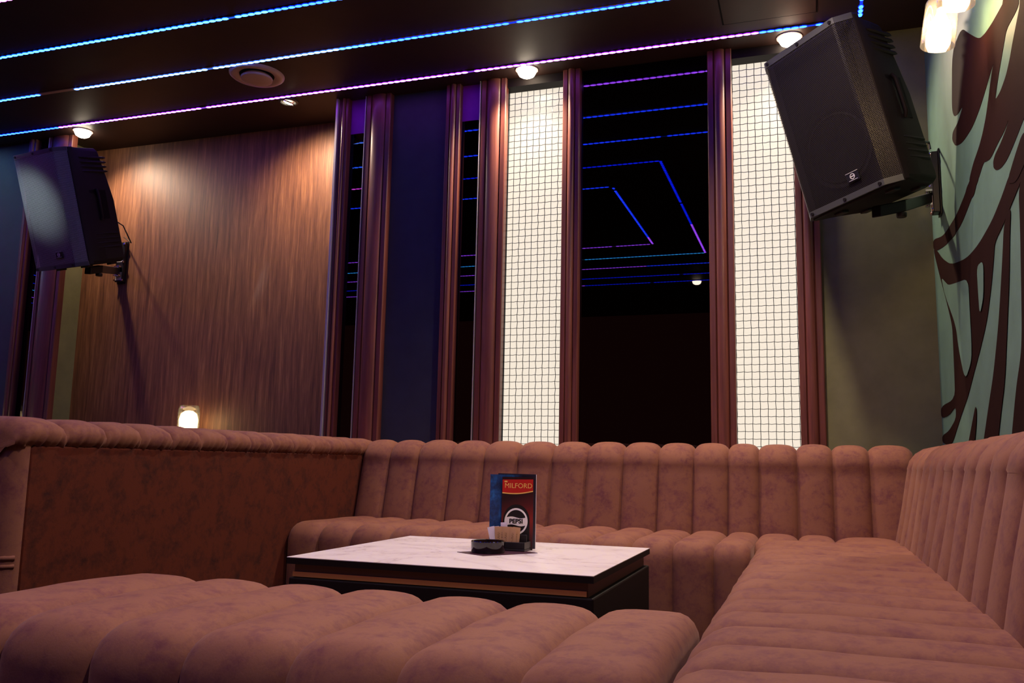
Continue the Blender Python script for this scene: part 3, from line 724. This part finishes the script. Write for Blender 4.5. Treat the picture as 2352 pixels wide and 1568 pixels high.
    eb = MB().box(-.026,-.0072,.0165,.026,-.0055,.018)
    link('badge_edge', eb, M_silver, bd_)
    for x in (-W*.7, W*.7):
        link('foot', MB().box(x-.02,.10,-H-.010,x+.02,.14,-H+.002), M_black, r, 0, .003)
        link('foot', MB().box(x-.02,.26,-H-.010,x+.02,.30,-H+.014), M_black, r, 0, .003)
    return r, Matrix.Translation(loc) @ Mr
s1, S1 = speaker((.0672, 3.2576, 2.0204), -.686, .224, -.136, 'large black loudspeaker hanging at the top right beside the teal mural wall')
s2, S2 = speaker((-3.9232, 3.5008, 2.0513), -.125, .315, -.008, 'loudspeaker, front lightened as if lit, hanging at the left in front of the wood wall', .3125, .64, M_grille_lit)

# wall brackets: plate, arm, hinge
def bracket(M, p0, elbow, label, stick):
    """M: plate frame (x across, y out of the wall, z up); p0: under-speaker point in world"""
    r = thing('speaker_mount', label, 'bracket', M.translation, M.to_euler(), 'speaker wall brackets')
    inv = M.inverted()
    link('wall_plate', MB().box(-.034,0,-.135,.034,.006,.135).box(-.030,.006,-.125,-.024,.03,.125).box(.024,.006,-.125,.030,.03,.125), M_steel, r, 0, .002, weld=False)
    for x in (-.028,.028):
        for z in (-.115,.0,.115): link('bolt', MB().lathe([(.0005,.0),(.006,.0),(.007,-.004),(.007,-.006)], 10, Matrix.Translation((x,.037,z)) @ Matrix.Rotation(-PI/2,4,'X')), M_chrome, r, 40)
    for z0, z1 in stick: link('sticker', MB().box(-.022,.029,z0,.022,.0325,z1), M_white_pl, r)
    link('cover', MB().box(-.026,.006,-.125,.026,.0308,.125), M_steel, r, 0, .003)
    h0 = Vector((0,.045,-.06)); q0 = inv @ Vector(elbow); q = inv @ Vector(p0)
    link('hinge', MB().tube([h0+Vector((0,0,-.035)), h0+Vector((0,0,.035))], .007, 12).box(-.02,.03,-.032-.06,.02,.055,-.024-.06).box(-.02,.03,.024-.06,.02,.055,.032-.06), M_chrome, r, 40, weld=False)
    d = (q0-h0).normalized(); sd = d.cross(Vector((0,0,1))).normalized()*.017; up = Vector((0,0,.022))
    am = MB()
    for a, c in ((h0, q0), (q0, q)):
        vs = []
        for P in (a, c): vs += [P-sd-up, P+sd-up, P+sd+up, P-sd+up]
        am.add(vs, [(0,1,2,3),(4,7,6,5),(0,4,5,1),(1,5,6,2),(2,6,7,3),(3,7,4,0)])
    link('arm', am, M_steel, r, 0, .003, weld=False)
    link('knob', MB().lathe([(.0005,-.016),(.017,-.016),(.019,-.012),(.019,.0),(.0005,.002)], 16, Matrix.Translation(q0-Vector((0,0,.026)))), M_black, r, 40)
    return r
und = lambda S, x, y, o=.045: S @ Vector((x, y, -.32-o))
M1 = Matrix.Translation((XR-.001, 3.735, 1.895)) @ Matrix(((0,-1,0,0),(1,0,0,0),(0,0,1,0),(0,0,0,1)))
bracket(M1, und(S1, 0, .16), und(S1, .04, .26), 'black wall bracket on the mural wall carrying the right loudspeaker', ((.0,.06),(-.115,-.055)))
M2 = Matrix.Translation((-4.055, YW-.001, 1.935)) @ Matrix(((-1,0,0,0),(0,-1,0,0),(0,0,1,0),(0,0,0,1)))
bracket(M2, und(S2, 0, .20, .028), und(S2, .0, .28, .028), 'black wall bracket on the wood wall carrying the left loudspeaker', ((.0,.05),(-.115,-.065)))
def cable(root, S, pts, r=.0035):
    inv = S.inverted(); link('cable', MB().tube([inv @ Vector(p) for p in pts], r, 8), M_black, root, 60)
a = S1 @ Vector((.05,.345,-.12))
cable(s1, S1, [a, a.lerp(Vector((XR-.03,3.735,2.05)),.5)+Vector((0,0,.02)), (XR-.035,3.735,2.07), (XR-.030,3.735,2.04)], .005)
a = S2 @ Vector((.10,.345,-.07))
cable(s2, S2, [a, a+Vector((.03,.06,-.03)), a+Vector((.05,.11,-.12)), (-4.03,YW-.04,2.09)])

# ------------------------------------------------------------------ glass lamps
sc = thing('wall_lamp', 'glass cylinder lamp with a glowing bulb hanging by the teal mural wall', 'lamp', (.405, 2.68, 2.150), group='glass lamps on the mural wall')
def lampshade(r, tilt):
    T = Matrix.Translation((0,0,-.02)) @ Matrix.Rotation(tilt,4,'Y')
    link('glass_shade', MB().lathe([(.012,.0),(.040,-.002),(.045,-.012),(.0475,-.142),(.0450,-.142),(.0425,-.014),(.036,-.006),(.012,-.004)], 40, T), M_glass, r, 40)
    link('socket', MB().lathe([(.0005,.022),(.014,.022),(.019,.012),(.019,-.022),(.014,-.026),(.0005,-.026)], 24, T), M_black, r, 40)
    link('bulb', MB().lathe([(.011,-.026),(.013,-.045),(.024,-.066),(.033,-.088),(.032,-.108),(.022,-.124),(.0005,-.130)], 28, T), M_bulb, r, 60)
    link('arm', MB().tube([(0,0,.0),(0,.0,.05),(.03,.0,.07),(.088,0,.07)], .006, 10), M_black, r, 50)
    link('rosette', MB().lathe([(.0005,.0),(.034,.0),(.036,-.008),(.030,-.014),(.0005,-.014)], 24, Matrix.Translation((.1,0,.07)) @ Matrix.Rotation(PI/2,4,'Y')), M_black, r, 40)
lampshade(sc, math.radians(8))
dup(sc, (.425, 2.47, 2.165), 'glass lamp cut off at the top edge of the photo, right beside the first one')
dup(sc, (.425, 2.26, 2.165), 'third glass lamp on the mural wall, added out of view to light the wall')  # extra lamp added out of view for its light on the wall

jl = thing('jar_lamp', 'glowing ribbed glass jar lamp behind the booth partition at the wood wall', 'lamp', (-3.36, 4.10, .865))
rp = []
for i in range(25):
    z = .165*i/24; rr = .060 + .0016*math.sin(i*1.9) - (.010*((i-19)/5)**2 if i > 19 else 0)
    rp.append((rr, z))
link('glass_jar', MB().lathe([(.0005,0)] + rp + [(r-.003, z) for r, z in reversed(rp)] + [(.0005,.004)], 36), M_glass, jl, 60)
link('bulb', MB().lathe([(.0005,.008),(.034,.008),(.050,.03),(.053,.085),(.044,.118),(.022,.134),(.0005,.137)], 24), emit('jar_bulb', (1,.78,.42), 9), jl, 60)
link('stem', MB().lathe([(.0005,-.02),(.05,-.02),(.052,-.012),(.03,-.004),(.03,.0),(.0005,.0)], 24), M_black, jl, 40)
link('wall_arm', MB().tube([(0,0,-.02),(0,0,-.06),(0,.06,-.08),(0,.135,-.08)], .008, 10), M_black, jl, 50)
l2 = dup(jl, (-5.67, 3.02, .93), 'far jar lamp seen only as a reflection in the far left mirror strip')
sd_ = thing('pedestal_table', 'small round table in the neighbouring booth under the far jar lamp', 'table', (-5.67, 3.02, 0))
link('top', MB().lathe([(.0005,.80),(.25,.80),(.25,.845),(.0005,.845)], 32), M_box, sd_, 40)
link('column', MB().lathe([(.18,0),(.18,.02),(.03,.04),(.03,.80)], 24), M_box, sd_, 40)

# ------------------------------------------------------------------ world, camera, view
w = bpy.data.worlds.new('lounge_ambient'); scene.world = w; w.use_nodes = True
bg = w.node_tree.nodes['Background']; bg.inputs[0].default_value = (1.0,.24,.20,1); bg.inputs[1].default_value = .075
cam = bpy.data.cameras.new('camera'); co = bpy.data.objects.new('camera', cam); COL.objects.link(co)
cam.sensor_width = 36; cam.lens = 1988.764*36/2352; cam.clip_start = .01
y_, p_, r_ = .33202805, .13770241, .02030143
fwd = Vector((-math.sin(y_)*math.cos(p_), math.cos(y_)*math.cos(p_), math.sin(p_))); rt = Vector((math.cos(y_), math.sin(y_), 0)); up = rt.cross(fwd)
R_ = rt*math.cos(r_) + up*math.sin(r_); U_ = -rt*math.sin(r_) + up*math.cos(r_)
co.matrix_world = Matrix(((R_.x,U_.x,-fwd.x,0),(R_.y,U_.y,-fwd.y,0),(R_.z,U_.z,-fwd.z,.75),(0,0,0,1)))
scene.camera = co
vs = scene.view_settings; vs.view_transform = 'Standard'; vs.look = 'None'; vs.exposure = 0; vs.gamma = 1; vs.use_curve_mapping = False
cy = scene.cycles; cy.max_bounces = 8; cy.transparent_max_bounces = 16; cy.use_denoising = True; cy.sample_clamp_indirect = 4.0
cy.caustics_reflective = False; cy.caustics_refractive = False
